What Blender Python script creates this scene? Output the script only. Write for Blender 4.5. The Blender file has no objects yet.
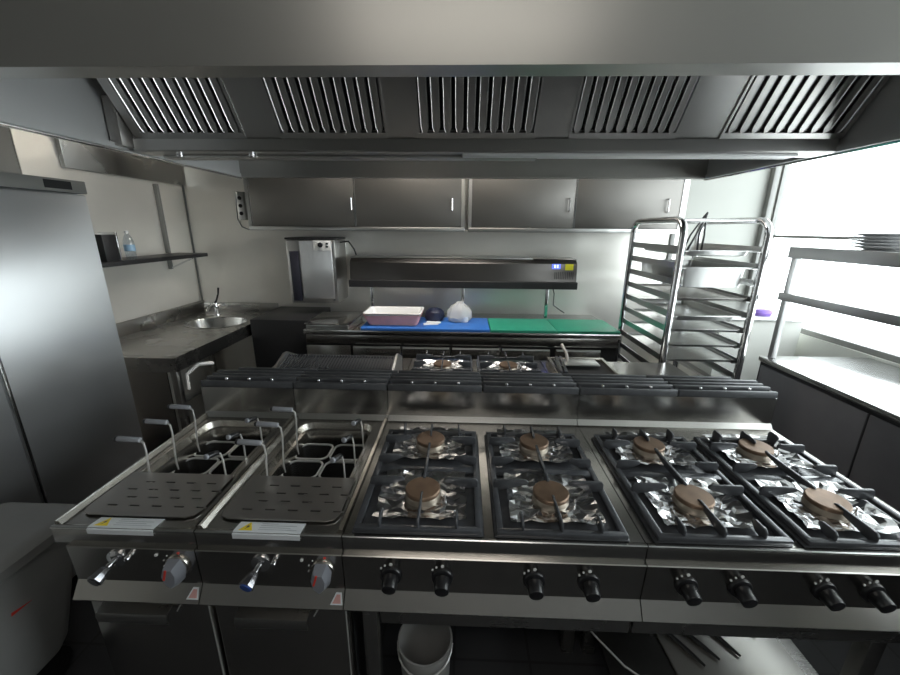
import bpy, bmesh, math, random
from mathutils import Vector, Matrix
random.seed(7)
C = bpy.context.scene.collection
PI = math.pi

# ------------------------------------------------------------------ materials
def newmat(name):
    m = bpy.data.materials.new(name); m.use_nodes = True
    nt = m.node_tree
    return m, nt, nt.nodes['Principled BSDF']

def plain(name, col, rough=.5, metal=0., spec=.5, noise=0., nscale=8., bump=0.):
    m, nt, b = newmat(name)
    b.inputs['Base Color'].default_value = (*col, 1)
    b.inputs['Roughness'].default_value = rough
    b.inputs['Metallic'].default_value = metal
    b.inputs['Specular IOR Level'].default_value = spec
    if noise or bump:
        tc = nt.nodes.new('ShaderNodeTexCoord')
        n = nt.nodes.new('ShaderNodeTexNoise'); n.inputs['Scale'].default_value = nscale
        n.inputs['Detail'].default_value = 4
        nt.links.new(tc.outputs['Object'], n.inputs['Vector'])
        if noise:
            mx = nt.nodes.new('ShaderNodeMixRGB'); mx.blend_type = 'MULTIPLY'
            mx.inputs['Fac'].default_value = 1
            mx.inputs['Color1'].default_value = (*col, 1)
            mr = nt.nodes.new('ShaderNodeMapRange')
            mr.inputs['From Min'].default_value = .25; mr.inputs['From Max'].default_value = .75
            mr.inputs['To Min'].default_value = 1 - noise; mr.inputs['To Max'].default_value = 1
            nt.links.new(n.outputs['Fac'], mr.inputs['Value'])
            nt.links.new(mr.outputs['Result'], mx.inputs['Color2'])
            nt.links.new(mx.outputs['Color'], b.inputs['Base Color'])
        if bump:
            bp = nt.nodes.new('ShaderNodeBump'); bp.inputs['Strength'].default_value = bump
            bp.inputs['Distance'].default_value = .01
            nt.links.new(n.outputs['Fac'], bp.inputs['Height'])
            nt.links.new(bp.outputs['Normal'], b.inputs['Normal'])
    return m

def steel(name, col=(.62, .61, .59), rough=.28, grain=(1, 1, 60), bump=.03, metal=1., smudge=.12, wave=0., aniso=0., arot=0.):
    """brushed stainless sheet: stretched noise for the grain, broad noise for smears"""
    m, nt, b = newmat(name)
    b.inputs['Metallic'].default_value = metal
    if aniso:
        b.inputs['Anisotropic'].default_value = aniso; b.inputs['Anisotropic Rotation'].default_value = arot
        tg = nt.nodes.new('ShaderNodeTangent'); tg.direction_type = 'RADIAL'; tg.axis = 'Z'
        nt.links.new(tg.outputs[0], b.inputs['Tangent'])
    tc = nt.nodes.new('ShaderNodeTexCoord')
    mp = nt.nodes.new('ShaderNodeMapping'); mp.inputs['Scale'].default_value = grain
    n = nt.nodes.new('ShaderNodeTexNoise'); n.inputs['Scale'].default_value = 6; n.inputs['Detail'].default_value = 3
    nt.links.new(tc.outputs['Object'], mp.inputs['Vector']); nt.links.new(mp.outputs['Vector'], n.inputs['Vector'])
    n2 = nt.nodes.new('ShaderNodeTexNoise'); n2.inputs['Scale'].default_value = 3.5; n2.inputs['Detail'].default_value = 5
    nt.links.new(tc.outputs['Object'], n2.inputs['Vector'])
    add = nt.nodes.new('ShaderNodeMath'); add.operation = 'MULTIPLY_ADD'
    nt.links.new(n.outputs['Fac'], add.inputs[0]); add.inputs[1].default_value = .015; add.inputs[2].default_value = rough - .067
    add2 = nt.nodes.new('ShaderNodeMath'); add2.operation = 'MULTIPLY_ADD'
    nt.links.new(n2.outputs['Fac'], add2.inputs[0]); add2.inputs[1].default_value = smudge
    nt.links.new(add.outputs[0], add2.inputs[2])
    nt.links.new(add2.outputs[0], b.inputs['Roughness'])
    mx = nt.nodes.new('ShaderNodeMixRGB'); mx.inputs['Color1'].default_value = (*[c * .88 for c in col], 1)
    mx.inputs['Color2'].default_value = (*col, 1)
    nt.links.new(n2.outputs['Fac'], mx.inputs['Fac']); nt.links.new(mx.outputs['Color'], b.inputs['Base Color'])
    last = None
    if wave:
        n3 = nt.nodes.new('ShaderNodeTexNoise'); n3.inputs['Scale'].default_value = 2.2; n3.inputs['Detail'].default_value = 1
        nt.links.new(tc.outputs['Object'], n3.inputs['Vector'])
        b2 = nt.nodes.new('ShaderNodeBump'); b2.inputs['Strength'].default_value = wave; b2.inputs['Distance'].default_value = .02
        nt.links.new(n3.outputs['Fac'], b2.inputs['Height'])
        last = b2
    if last: nt.links.new(last.outputs['Normal'], b.inputs['Normal'])
    return m

M = {}
M['hood'] = steel('hood steel', (.45, .44, .415), .38, (60, 1, 1), .02, metal=.75, smudge=.06)
M['skirt'] = steel('skirt steel', (.66, .66, .66), .42, (60, 1, 1), .02, metal=.35)
M['filter'] = steel('filter steel', (.64, .625, .61), .30, (60, 60, 1), .02)
M['top'] = steel('worktop steel', (.58, .565, .54), .25, (1, 60, 60), .03, smudge=.05)
M['panel'] = steel('panel steel', (.50, .48, .455), .25, (1, 60, 60), .03, smudge=.05)
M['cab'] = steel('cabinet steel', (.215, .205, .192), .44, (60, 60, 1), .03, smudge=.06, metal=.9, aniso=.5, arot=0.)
M['chiller'] = steel('chiller steel', (.17, .16, .152), .34, (1, 60, 60), .03, smudge=.06)
M['fridge'] = steel('fridge steel', (.66, .67, .68), .40, (1, 1, 70), .04, wave=.05, aniso=.9, arot=0., metal=.8)
M['wall'] = steel('wall cladding steel', (.94, .915, .86), .34, (60, 60, 1), .03, metal=.62, wave=.10)
M['bright'] = steel('polished counter steel', (.72, .72, .71), .17, (60, 1, 1), .02)
M['counter'] = steel('counter steel', (.52, .51, .49), .27, (1, 60, 60), .03)
M['tank'] = steel('well steel', (.62, .59, .54), .25, (1, 1, 60), .02)
M['plate'] = steel('drain plate steel', (.46, .44, .42), .42, (1, 60, 60), .02)
M['chrome'] = plain('chrome', (.80, .80, .82), .09, 1.)
M['darkchrome'] = plain('dark chrome', (.30, .30, .32), .16, .9)
M['tube'] = plain('polished tube', (.74, .74, .75), .14, 1.)
M['wire'] = plain('steel wire', (.84, .83, .81), .36, .75)
M['tray'] = steel('tray aluminium', (.66, .66, .65), .30, (60, 1, 1), .02)
M['iron'] = plain('enamelled cast iron', (.108, .113, .124), .22, .25, .7, .25, 30, .02)
M['flue'] = plain('grey cast flue', (.105, .108, .117), .42, .2, .5, .3, 30, .08)
M['burner'] = plain('burnt brass burner', (.25, .165, .11), .38, .6, .5, .35, 25)
M['ring'] = plain('burner ring', (.40, .345, .28), .4, .8)
M['foil'] = plain('aluminium foil', (.64, .64, .65), .20, 1.)
M['black'] = plain('black plastic', (.016, .016, .018), .28, 0., .5)
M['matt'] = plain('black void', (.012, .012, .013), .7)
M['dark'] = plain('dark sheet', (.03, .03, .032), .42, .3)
M['grey'] = plain('grey plastic', (.23, .24, .27), .32)
M['grip'] = plain('grey rubber grip', (.30, .31, .34), .30)
M['red'] = plain('red paint', (.75, .06, .04), .4)
M['white'] = plain('white plastic', (.80, .80, .79), .4)
M['label'] = plain('white label', (.74, .77, .80), .35)
M['ink'] = plain('printed ink', (.08, .08, .09), .5)
M['fade'] = plain('faint print', (.42, .45, .48), .5)
M['yellow'] = plain('warning yellow', (.86, .66, .03), .4)
M['olive'] = plain('yellow label', (.62, .60, .03), .4)
M['pink'] = plain('pink paper', (.95, .48, .45), .7, noise=.2, nscale=14, bump=.2)
M['emblem'] = plain('pinkish emblem', (.62, .34, .32), .4)
M['blue'] = plain('blue cutting board', (.035, .17, .56), .45, noise=.08)
M['green'] = plain('green cutting board', (.03, .33, .21), .45, noise=.08)
M['skyblue'] = plain('pale blue label', (.30, .48, .66), .4)
M['bluecap'] = plain('blue cap', (.03, .08, .32), .3)
M['purple'] = plain('purple cloth', (.30, .18, .62), .7)
M['bin'] = plain('grey bin plastic', (.40, .40, .39), .45, noise=.12, nscale=6)
M['binlid'] = plain('darker bin lid', (.27, .27, .265), .5, noise=.15, nscale=6)
M['bag'] = plain('navy plastic bag', (.022, .028, .06), .35, noise=.2)
M['floor'] = plain('dark quarry floor', (.055, .055, .058), .45, 0., .5, .4, 5, .1)
M['paint'] = plain('pale wall paint', (.74, .745, .70), .6, noise=.05, nscale=3)
M['paleboard'] = plain('pale wall board', (.42, .425, .395), .6, noise=.05, nscale=3)
M['greywall'] = plain('grey wall', (.26, .26, .255), .6, noise=.05, nscale=3)
M['ceil'] = plain('ceiling', (.55, .55, .53), .8, noise=.05, nscale=3)
M['frame'] = plain('grey window frame', (.23, .23, .22), .45, .3)
M['shelfgrey'] = steel('overshelf steel', (.40, .40, .40), .38, (60, 1, 1), .02)
M['plateware'] = plain('grey stoneware', (.66, .66, .67), .35)
M['front'] = plain('counter front', (.15, .145, .155), .5, .2, .5, .15, 6)  # backlit steel front, its shade put into the base colour
M['tint'] = plain('tinted dark door', (.035, .035, .05), .12, 0., .6)
m, nt, b = newmat('blue lit display')
b.inputs['Base Color'].default_value = (.02, .03, .5, 1); b.inputs['Emission Color'].default_value = (.12, .18, 1, 1)
b.inputs['Emission Strength'].default_value = .7; M['display'] = m
m, nt, b = newmat('display digits')
b.inputs['Emission Color'].default_value = (.85, .9, 1, 1); b.inputs['Emission Strength'].default_value = 1.2; M['digits'] = m

def glassmat(name, tint, gloss, rough=.02):
    m = bpy.data.materials.new(name); m.use_nodes = True; nt = m.node_tree; nt.nodes.clear()
    o = nt.nodes.new('ShaderNodeOutputMaterial'); t = nt.nodes.new('ShaderNodeBsdfTransparent')
    g = nt.nodes.new('ShaderNodeBsdfGlossy'); g.inputs['Roughness'].default_value = rough
    t.inputs['Color'].default_value = (*tint, 1)
    f = nt.nodes.new('ShaderNodeLayerWeight'); f.inputs['Blend'].default_value = .5
    pw = nt.nodes.new('ShaderNodeMath'); pw.operation = 'POWER'; pw.inputs[1].default_value = 4.
    mu = nt.nodes.new('ShaderNodeMath'); mu.operation = 'MULTIPLY_ADD'; mu.inputs[1].default_value = .7; mu.inputs[2].default_value = .04 * gloss
    mx = nt.nodes.new('ShaderNodeMixShader')
    nt.links.new(f.outputs['Facing'], pw.inputs[0]); nt.links.new(pw.outputs[0], mu.inputs[0]); nt.links.new(mu.outputs[0], mx.inputs[0])
    nt.links.new(t.outputs[0], mx.inputs[1]); nt.links.new(g.outputs[0], mx.inputs[2]); nt.links.new(mx.outputs[0], o.inputs[0])
    return m
M['glass'] = glassmat('window glass', (.97, .99, .99), 1.)
M['pet'] = glassmat('clear plastic', (.86, .90, .93), 2.5, .08)
m, nt, b = newmat('translucent wrap')
b.inputs['Base Color'].default_value = (.78, .78, .78, 1); b.inputs['Roughness'].default_value = .25
b.inputs['Alpha'].default_value = .62; M['wrap'] = m

def quarry():
    """dark floor tiles with joints"""
    m, nt, b = newmat('dark floor tiles')
    tc = nt.nodes.new('ShaderNodeTexCoord'); br = nt.nodes.new('ShaderNodeTexBrick')
    br.offset = 0; br.inputs['Scale'].default_value = 1.; br.inputs['Brick Width'].default_value = .3; br.inputs['Row Height'].default_value = .3
    br.inputs['Mortar Size'].default_value = .005
    br.inputs['Color1'].default_value = (.040, .040, .043, 1); br.inputs['Color2'].default_value = (.034, .034, .037, 1)
    br.inputs['Mortar'].default_value = (.022, .022, .023, 1)
    nt.links.new(tc.outputs['Object'], br.inputs['Vector']); nt.links.new(br.outputs['Color'], b.inputs['Base Color'])
    n = nt.nodes.new('ShaderNodeTexNoise'); n.inputs['Scale'].default_value = 7
    nt.links.new(tc.outputs['Object'], n.inputs['Vector'])
    mr = nt.nodes.new('ShaderNodeMapRange'); mr.inputs['To Min'].default_value = .5; mr.inputs['To Max'].default_value = .75
    nt.links.new(n.outputs['Fac'], mr.inputs['Value']); nt.links.new(mr.outputs['Result'], b.inputs['Roughness'])
    return m
M['floor'] = quarry()

# ------------------------------------------------------------------ mesh builder
class MB:
    def __init__(s): s.bm = bmesh.new()
    def _bev(s, geom_edges, bev, seg=2):
        if bev > 0:
            bmesh.ops.bevel(s.bm, geom=geom_edges, offset=bev, segments=seg, affect='EDGES', profile=.5)
    def box(s, x0, x1, y0, y1, z0, z1, bev=0., seg=2, mat=None):
        r = bmesh.ops.create_cube(s.bm, size=1)
        vs = r['verts']
        for v in vs:
            v.co = Vector((x0 + (v.co.x + .5) * (x1 - x0), y0 + (v.co.y + .5) * (y1 - y0), z0 + (v.co.z + .5) * (z1 - z0)))
            if mat is not None: v.co = mat @ v.co
        if bev: s._bev(list({e for v in vs for e in v.link_edges}), bev, seg)
        return s
    def bar(s, p0, p1, w, h, bev=0., up=(0, 0, 1)):
        p0, p1 = Vector(p0), Vector(p1); d = (p1 - p0); L = d.length; d.normalize()
        upv = Vector(up); sx = d.cross(upv)
        if sx.length < 1e-4: sx = d.cross(Vector((1, 0, 0)))
        sx.normalize(); uz = sx.cross(d)
        mt = Matrix((( d.x, sx.x, uz.x, p0.x), (d.y, sx.y, uz.y, p0.y), (d.z, sx.z, uz.z, p0.z), (0, 0, 0, 1)))
        return s.box(0, L, -w / 2, w / 2, -h / 2, h / 2, bev, 2, mt)
    def cyl(s, p0, p1, r0, r1=None, seg=20, bev=0.):
        p0, p1 = Vector(p0), Vector(p1); r1 = r0 if r1 is None else r1
        d = p1 - p0; L = d.length
        q = Vector((0, 0, 1)).rotation_difference(d.normalized()).to_matrix().to_4x4()
        mt = Matrix.Translation((p0 + p1) / 2) @ q
        r = bmesh.ops.create_cone(s.bm, cap_ends=True, cap_tris=False, segments=seg, radius1=r0, radius2=r1, depth=L, matrix=mt)
        if bev:
            vs = r['verts']; es = [e for e in {e for v in vs for e in v.link_edges} if any(len(f.verts) > 4 for f in e.link_faces)]
            s._bev(es, bev, 2)
        return s
    def tube(s, pts, r, seg=8, closed=False):
        pts = [Vector(p) for p in pts]; n = len(pts); rings = []
        prev = None
        for i, p in enumerate(pts):
            a = pts[i - 1] if (i or closed) else p; c = pts[(i + 1) % n] if (i < n - 1 or closed) else p
            d = (c - a).normalized()
            if prev is None:
                u = d.orthogonal().normalized()
            else:
                u = (prev - d * prev.dot(d))
                u = u.normalized() if u.length > 1e-5 else d.orthogonal().normalized()
            prev = u; w = d.cross(u)
            rr = r[i] if isinstance(r, (list, tuple)) else r
            rings.append([s.bm.verts.new(p + (u * math.cos(2 * PI * k / seg) + w * math.sin(2 * PI * k / seg)) * rr) for k in range(seg)])
        m = n if closed else n - 1
        for i in range(m):
            A, B = rings[i], rings[(i + 1) % n]
            off = 0
            if closed and i == n - 1:
                off = min(range(seg), key=lambda k: (A[0].co - B[k].co).length)
            for k in range(seg):
                s.bm.faces.new((A[k], A[(k + 1) % seg], B[(k + 1 + off) % seg], B[(k + off) % seg]))
        if not closed:
            s.bm.faces.new(rings[0][::-1]); s.bm.faces.new(rings[-1])
        return s
    def lathe(s, prof, c=(0, 0, 0), seg=32, sx=1., sy=1.):
        c = Vector(c); rings = []
        for (r, z) in prof:
            if r < 1e-5: rings.append([s.bm.verts.new(c + Vector((0, 0, z)))])
            else: rings.append([s.bm.verts.new(c + Vector((r * sx * math.cos(2 * PI * k / seg), r * sy * math.sin(2 * PI * k / seg), z))) for k in range(seg)])
        for A, B in zip(rings, rings[1:]):
            for k in range(seg):
                k2 = (k + 1) % seg
                if len(A) == 1 and len(B) == 1: continue
                if len(A) == 1: s.bm.faces.new((A[0], B[k2], B[k]))
                elif len(B) == 1: s.bm.faces.new((A[k], A[k2], B[0]))
                else: s.bm.faces.new((A[k], A[k2], B[k2], B[k]))
        return s
    def prism(s, poly, axis, a0, a1, bev=0.):
        """poly: 2D points; axis x: (y,z), y: (x,z), z: (x,y)"""
        def P(u, v, a):
            return Vector((a, u, v)) if axis == 'x' else Vector((u, a, v)) if axis == 'y' else Vector((u, v, a))
        A = [s.bm.verts.new(P(u, v, a0)) for u, v in poly]; B = [s.bm.verts.new(P(u, v, a1)) for u, v in poly]
        n = len(poly); fs = [s.bm.faces.new(A), s.bm.faces.new(B)]
        for i in range(n): fs.append(s.bm.faces.new((A[i], A[(i + 1) % n], B[(i + 1) % n], B[i])))
        bmesh.ops.recalc_face_normals(s.bm, faces=fs)
        if bev: s._bev(list({e for v in A + B for e in v.link_edges}), bev)
        return s
    def loft(s, loops, cap0=True, cap1=True):
        R = [[s.bm.verts.new(Vector(p)) for p in L] for L in loops]; n = len(R[0]); fs = []
        for A, B in zip(R, R[1:]):
            for i in range(n): fs.append(s.bm.faces.new((A[i], A[(i + 1) % n], B[(i + 1) % n], B[i])))
        if cap0: fs.append(s.bm.faces.new(R[0][::-1]))
        if cap1: fs.append(s.bm.faces.new(R[-1]))
        bmesh.ops.recalc_face_normals(s.bm, faces=fs)
        return s
    def build(s, name, mat, parent=None, smooth=35):
        base = parent_world(parent) if parent is not None else Vector((0, 0, 0))
        for v in s.bm.verts: v.co -= base
        me = bpy.data.meshes.new(name); s.bm.to_mesh(me); s.bm.free()
        me.materials.append(M[mat] if isinstance(mat, str) else mat)
        if smooth:
            for p in me.polygons: p.use_smooth = True
            me.set_sharp_from_angle(angle=math.radians(smooth))
        o = bpy.data.objects.new(name, me); C.objects.link(o)
        if parent is not None: o.parent = parent
        return o

def parent_world(o):
    v = Vector((0, 0, 0))
    while o is not None: v += o.location; o = o.parent
    return v

def rrect(x0, x1, y0, y1, r, n=5):
    pts = []
    for cx, cy, a in ((x1 - r, y1 - r, 0), (x0 + r, y1 - r, PI / 2), (x0 + r, y0 + r, PI), (x1 - r, y0 + r, 1.5 * PI)):
        for k in range(n + 1):
            t = a + PI / 2 * k / n; pts.append((cx + r * math.cos(t), cy + r * math.sin(t)))
    return pts

def thing(name, label, cat, loc=(0, 0, 0), group=None):
    o = bpy.data.objects.new(name, None); o.empty_display_size = .05; C.objects.link(o); o.location = loc
    return tag(o, label, cat, group)
def tag(o, label, cat, group=None, kind=None):
    o['label'] = label; o['category'] = cat
    if group: o['group'] = group
    if kind: o['kind'] = kind
    return o
def struct(o): o['kind'] = 'structure'; return o
def mesh_thing(mb, name, mat, label, cat, group=None, smooth=35):
    """a top-level thing that is one mesh, with its origin at the middle of its base"""
    vs = [v.co.copy() for v in mb.bm.verts]
    b = Vector(((min(v.x for v in vs) + max(v.x for v in vs)) / 2, (min(v.y for v in vs) + max(v.y for v in vs)) / 2, min(v.z for v in vs)))
    for v in mb.bm.verts: v.co -= b
    o = mb.build(name, mat, None, smooth); o.location = b
    return tag(o, label, cat, group)
def dup(o, loc=None, parent=None):
    c = o.copy(); C.objects.link(c)
    if parent is not None: c.parent = parent
    if loc is not None: c.location = loc
    for ch in list(o.children): dup(ch, None, c)
    return c

# ------------------------------------------------------------------ the room
XL, XR, YB, YF, ZC = -2.22, 2.95, 2.78, -2.4, 2.75
struct(MB().box(XL - .1, XR + .1, YF - .1, YB + .1, -.1, 0).build('floor', 'floor', smooth=0))
struct(MB().box(XL - .1, XR + .1, YF - .1, YB + .1, ZC, ZC + .1).build('ceiling', 'ceil', smooth=0))
struct(MB().box(XL - .1, XL, YF, YB, 0, ZC).build('wall_left', 'wall', smooth=0))
wb = struct(MB().box(XL - .1, 2.25, YB, YB + .1, 0, ZC).build('wall_back', 'wall', smooth=0))
struct(MB().box(2.25, XR + .1, YB, YB + .1, 0, ZC).build('wall_back_return', 'paleboard', smooth=0))
struct(MB().box(XL - .1, XR + .1, YF - .1, YF, 0, ZC).build('wall_front', 'greywall', smooth=0))
# right wall: sill wall, head, and a run of windows
WZ0, WZ1 = .885, 2.55
w = MB().box(XR, XR + .1, YF, YB, 0, WZ0).box(XR, XR + .1, YF, YB, WZ1, ZC).box(XR, XR + .1, YF, -1.3, WZ0, WZ1)
struct(w.build('wall_right', 'paint', smooth=0))
ys = [-1.3, 0.05, 1.4, 2.75]
for k in range(3):
    a, c = ys[k], ys[k + 1]
    f = MB()
    f.box(XR + .02, XR + .07, a, a + .025, WZ0, WZ1).box(XR + .02, XR + .07, c - .025, c, WZ0, WZ1)
    f.box(XR + .02, XR + .07, a + .025, c - .025, 1.60, 1.622).box(XR + .02, XR + .07, a + .025, c - .025, WZ0, WZ0 + .04).box(XR + .02, XR + .07, a + .025, c - .025, WZ1 - .04, WZ1)
    fo = struct(f.build('window_%d' % (k + 1), 'frame', smooth=0))
    MB().box(XR + .04, XR + .046, a + .025, c - .025, WZ0 + .04, WZ1 - .04).build('window_pane', 'glass', fo, 0)
# joint covers and trunking
struct(MB().box(2.15, 2.19, YB - .018, YB, .9, ZC, .003).build('trim_1', 'frame'))
struct(MB().box(XR - .045, XR, YB - .05, YB, .9, ZC, .003).build('trim_2', 'frame'))
struct(MB().box(XL, XL + .012, YB - .012, YB, .9, ZC, .002).build('trim_3', 'frame'))
struct(MB().box(XL, XL + .03, 1.70, YB - .012, 2.005, ZC, .003).build('trim_4', 'counter'))
struct(MB().box(XL, XL + .024, 1.44, 1.452, 1.85, ZC).build('trim_5', 'wall'))
struct(MB().box(XL, XL + .02, YF, 1.44, 1.85, ZC).build('trim_6', 'frame'))

# ------------------------------------------------------------------ extractor hood
hx0, hx1, hy0, hy1, hz = -1.046, 1.718, -.006, 1.635, 1.942
hood = thing('extractor_hood', 'long brushed steel island extractor hood hanging over the cooking block', 'extractor hood', ((hx0 + hx1) / 2, .8, hz))
t = .012
MB().box(hx0, hx1, hy0 - t, hy0, hz, 2.56).box(hx0, hx1, hy0, hy0 + .045, hz, hz + .012).box(hx0, hx1, hy0 + .033, hy0 + .045, hz + .012, hz + .03).build('front_panel', 'hood', hood)
MB().box(hx0, hx1, hy1, hy1 + t, hz, 2.56).box(hx0, hx1, hy1 - .03, hy1, hz, hz + .012).build('back_panel', 'hood', hood)
for x0, x1, sgn in ((hx0 - t, hx0, 1), (hx1, hx1 + t, -1)):
    q = MB().box(x0, x1, hy0 - t, hy1 + t, hz, 2.56)
    e = x1 if sgn > 0 else x0
    q.box(min(e, e + sgn * .022), max(e, e + sgn * .022), hy0 + .045, hy1 - .03, hz, hz + .02)
    q.build('side_panel', 'skirt', hood)
MB().box(hx0 - t, hx1 + t, hy0 - t, hy1 + t, 2.56, 2.572).build('top_panel', 'hood', hood)
# filter bank: leans from the central gutter up towards the cook
fy0, fz0, fy1, fz1 = .80, 1.985, .565, 2.30
fd = Vector((0, fy1 - fy0, fz1 - fz0)); fl = fd.length; fd.normalize(); fn = Vector((0, -fd.z, fd.y)) * -1
if fn.y > 0: fn = -fn
def fp(x, u, h):  # point on the bank: x, distance up the slope, height off it
    return Vector((x, fy0, fz0)) + fd * u + fn * h
def fbox(mb, x0, x1, u0, u1, h0, h1, bev=0):
    mt = Matrix(((1, 0, 0, 0), (0, fd.y, fn.y, fy0), (0, fd.z, fn.z, fz0), (0, 0, 0, 1)))
    mb.box(x0, x1, u0, u1, h0, h1, bev, 2, mt)
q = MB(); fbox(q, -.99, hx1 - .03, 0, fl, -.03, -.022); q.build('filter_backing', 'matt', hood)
spans = [(-.955, -.545), (-.405, .012), (.128, .575), (.70, 1.10), (1.262, 1.70)]
edges = [-.99] + [v for sp in spans for v in sp] + [hx1 - .005]
for k in range(6):
    a, c = edges[2 * k], edges[2 * k + 1]
    if c - a > .01:
        q = MB(); fbox(q, a, c, 0, fl, -.02, -.004); q.build('blank_panel', 'filter', hood)
for x0, x1 in spans:
    q = MB(); fw = .007
    fbox(q, x0, x1, 0, .024, -.02, .002, .001); fbox(q, x0, x1, fl - .024, fl, -.02, .002, .001)
    fbox(q, x0, x0 + fw, .024, fl - .024, -.02, .002, .001); fbox(q, x1 - fw, x1, .024, fl - .024, -.02, .002, .001)
    fo = q.build('filter', 'filter', hood)
    n = 10; W = (x1 - x0 - 2 * fw); pt = W / n
    q = MB()
    for i in range(n):  # folded baffles with a lipped edge on each side
        c = x0 + fw + pt * (i + .5); hw = pt * .36
        u0, u1 = .03, fl - .024
        prof = [(-hw, -.016), (-hw, -.001), (-hw + .0015, .003), (-hw + .0035, .0), (hw - .0035, .0), (hw - .0015, .003), (hw, -.001), (hw, -.016), (hw - .002, -.016), (hw - .002, -.003), (-hw + .002, -.003), (-hw + .002, -.016)]
        q.loft([[fp(c + px * .55, u0 - .006, ph) for px, ph in prof], [fp(c + px, u0 + .012, ph) for px, ph in prof], [fp(c + px, u1, ph) for px, ph in prof]])
    q.build('baffle', 'filter', fo)
# central grease gutter and a white strip standing in for the window's reflection
MB().prism([(.795, 1.985), (.795, 1.945), (.80, 1.94), (.90, 1.94), (.905, 1.945), (.905, 1.985), (.895, 1.985), (.895, 1.95), (.805, 1.95), (.805, 1.985)], 'x', -1.0, hx1 - .02).build('gutter', 'filter', hood)
MB().prism([(.905, 1.985), (.905, 2.0), (1.15, 2.3), (1.15, 2.28)], 'x', -1.0, hx1 - .02).build('rear_filter_bank', 'filter', hood)
MB().box(.30, 1.58, .815, .885, 1.930, 1.9395, .002).build('reflection_strip', 'white', hood)
MB().box(-.94, .6, .87, .93, 1.928, 1.939, .002).build('conduit', 'hood', hood)
for xx in (hx0 - t * .5, hx1 + t * .5): MB().tube([(xx, hy0 - t, hz), (xx, hy1 + t, hz)], .0075, 10).build('rolled_rim', 'bright', hood)
for x in (-.86, -.56): MB().cyl((x, .86, 1.93), (x, .86, 1.94), .012).build('bolt', 'chrome', hood)
MB().box(-1.04, -.995, .74, .80, 1.95, 2.12, .002).build('corner_post', 'plate', hood)

# ------------------------------------------------------------------ cooking block, front row
ZT = .87; YS = .655   # worktop height, splash face
def cooker_shell(root, x0, x1, hole=None):
    """pressed worktop with rolled front, splash, side walls, control panel"""
    e = .0015; a, c = x0 + e, x1 - e
    q = MB()
    th = .03
    if hole is None:
        q.box(a, c, .0135, YS, ZT - th, ZT - .004)
    else:
        X0, X1, Y0, Y1 = hole
        q.box(a, X0, .0135, YS, ZT - th, ZT - .004).box(X1, c, .0135, YS, ZT - th, ZT - .004)
        q.box(X0, X1, .0135, Y0, ZT - th, ZT - .004).box(X0, X1, Y1, YS, ZT - th, ZT - .004)
    # rolled front nosing + apron
    q.prism([(0, ZT - .0525), (0, ZT - .006), (.002, ZT - .001), (.007, ZT), (.014, ZT - .004), (.014, ZT - .0525)], 'x', a, c)
    wt = q.build('worktop', 'top', root)
    MB().tube([(a, .0025, ZT - .0048), (c, .0025, ZT - .0048)], .0052, 10).build('rolled_edge', 'bright', wt)
    q = MB()
    q.box(a, c, YS, YS + .012, ZT - .004, ZT + .128)
    q.prism([(YS - .016, ZT - .004), (YS, ZT + .016), (YS, ZT - .004)], 'x', a, c)
    q.build('splashback', 'top', root)
    # control panel: upright face, then a lip that turns outward
    q = MB()
    q.prism([(.012, ZT - .0525), (-.0105, ZT - .0525), (-.013, ZT - .0545), (-.012, ZT - .060), (-.008, ZT - .170), (-.036, ZT - .212), (-.034, ZT - .217), (.03, ZT - .217), (.03, ZT - .0525)], 'x', a + .042 if x0 < -.7 else a, c)
    q.build('control_panel', 'panel', root)

def flue(root, x0, x1, y0, y1, z, name='flue_grille'):
    q = MB(); a, c = x0 + .003, x1 - .003
    D = y1 - y0
    q.box(a, c, y0, y0 + .014, z, z + .028, .003)
    q.box(a, c, y0 + .040, y0 + .058, z + .004, z + .032, .003)
    q.box(a, c, y1 - .030, y1 - .012, z + .002, z + .030, .003)
    q.box(a, c, y0 + .08, y0 + .095, z + .0, z + .030, .003)
    q.box(a, a + .012, y0 + .01, y1 - .012, z, z + .022, .002).box(c - .012, c, y0 + .01, y1 - .012, z, z + .022, .002)
    q.box(a + .01, c - .01, y0 + .014, y1 - .014, z, z + .006)
    fo = q.build(name, 'flue', root)
    for k in range(3):
        xx = a + (c - a) * (.25 + .25 * k)
        MB().cyl((xx, y0 + .027, z + .004), (xx, y0 + .027, z + .033), .0065, seg=12, bev=.002).build('lug', 'tube', fo)

# --- gas ranges
def foil_liner(cx, cy, z, hx, hy):
    n = 14; q = MB(); g = []; ph = random.uniform(0, 6)
    for j in range(n + 1):
        row = []
        for i in range(n + 1):
            u, v = -1 + 2 * i / n, -1 + 2 * j / n
            r = math.hypot(u, v); edge = max(abs(u), abs(v))
            ang = math.atan2(v, u)
            h = .007 * abs(math.sin(ang * 7 + ph + random.uniform(-.25, .25))) * min(1, r * 1.1) + random.uniform(-.002, .002)
            h += .009 * max(0, edge - .72) / .28
            row.append(q.bm.verts.new((cx + u * hx + random.uniform(-.003, .003), cy + v * hy + random.uniform(-.003, .003), z + max(h, -.002))))
        g.append(row)
    for j in range(n):
        for i in range(n):
            A, B, D, E = g[j][i], g[j][i + 1], g[j + 1][i + 1], g[j + 1][i]
            if random.random() < .5: q.bm.faces.new((A, B, D)); q.bm.faces.new((A, D, E))
            else: q.bm.faces.new((A, B, E)); q.bm.faces.new((B, D, E))
    return q

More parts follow.
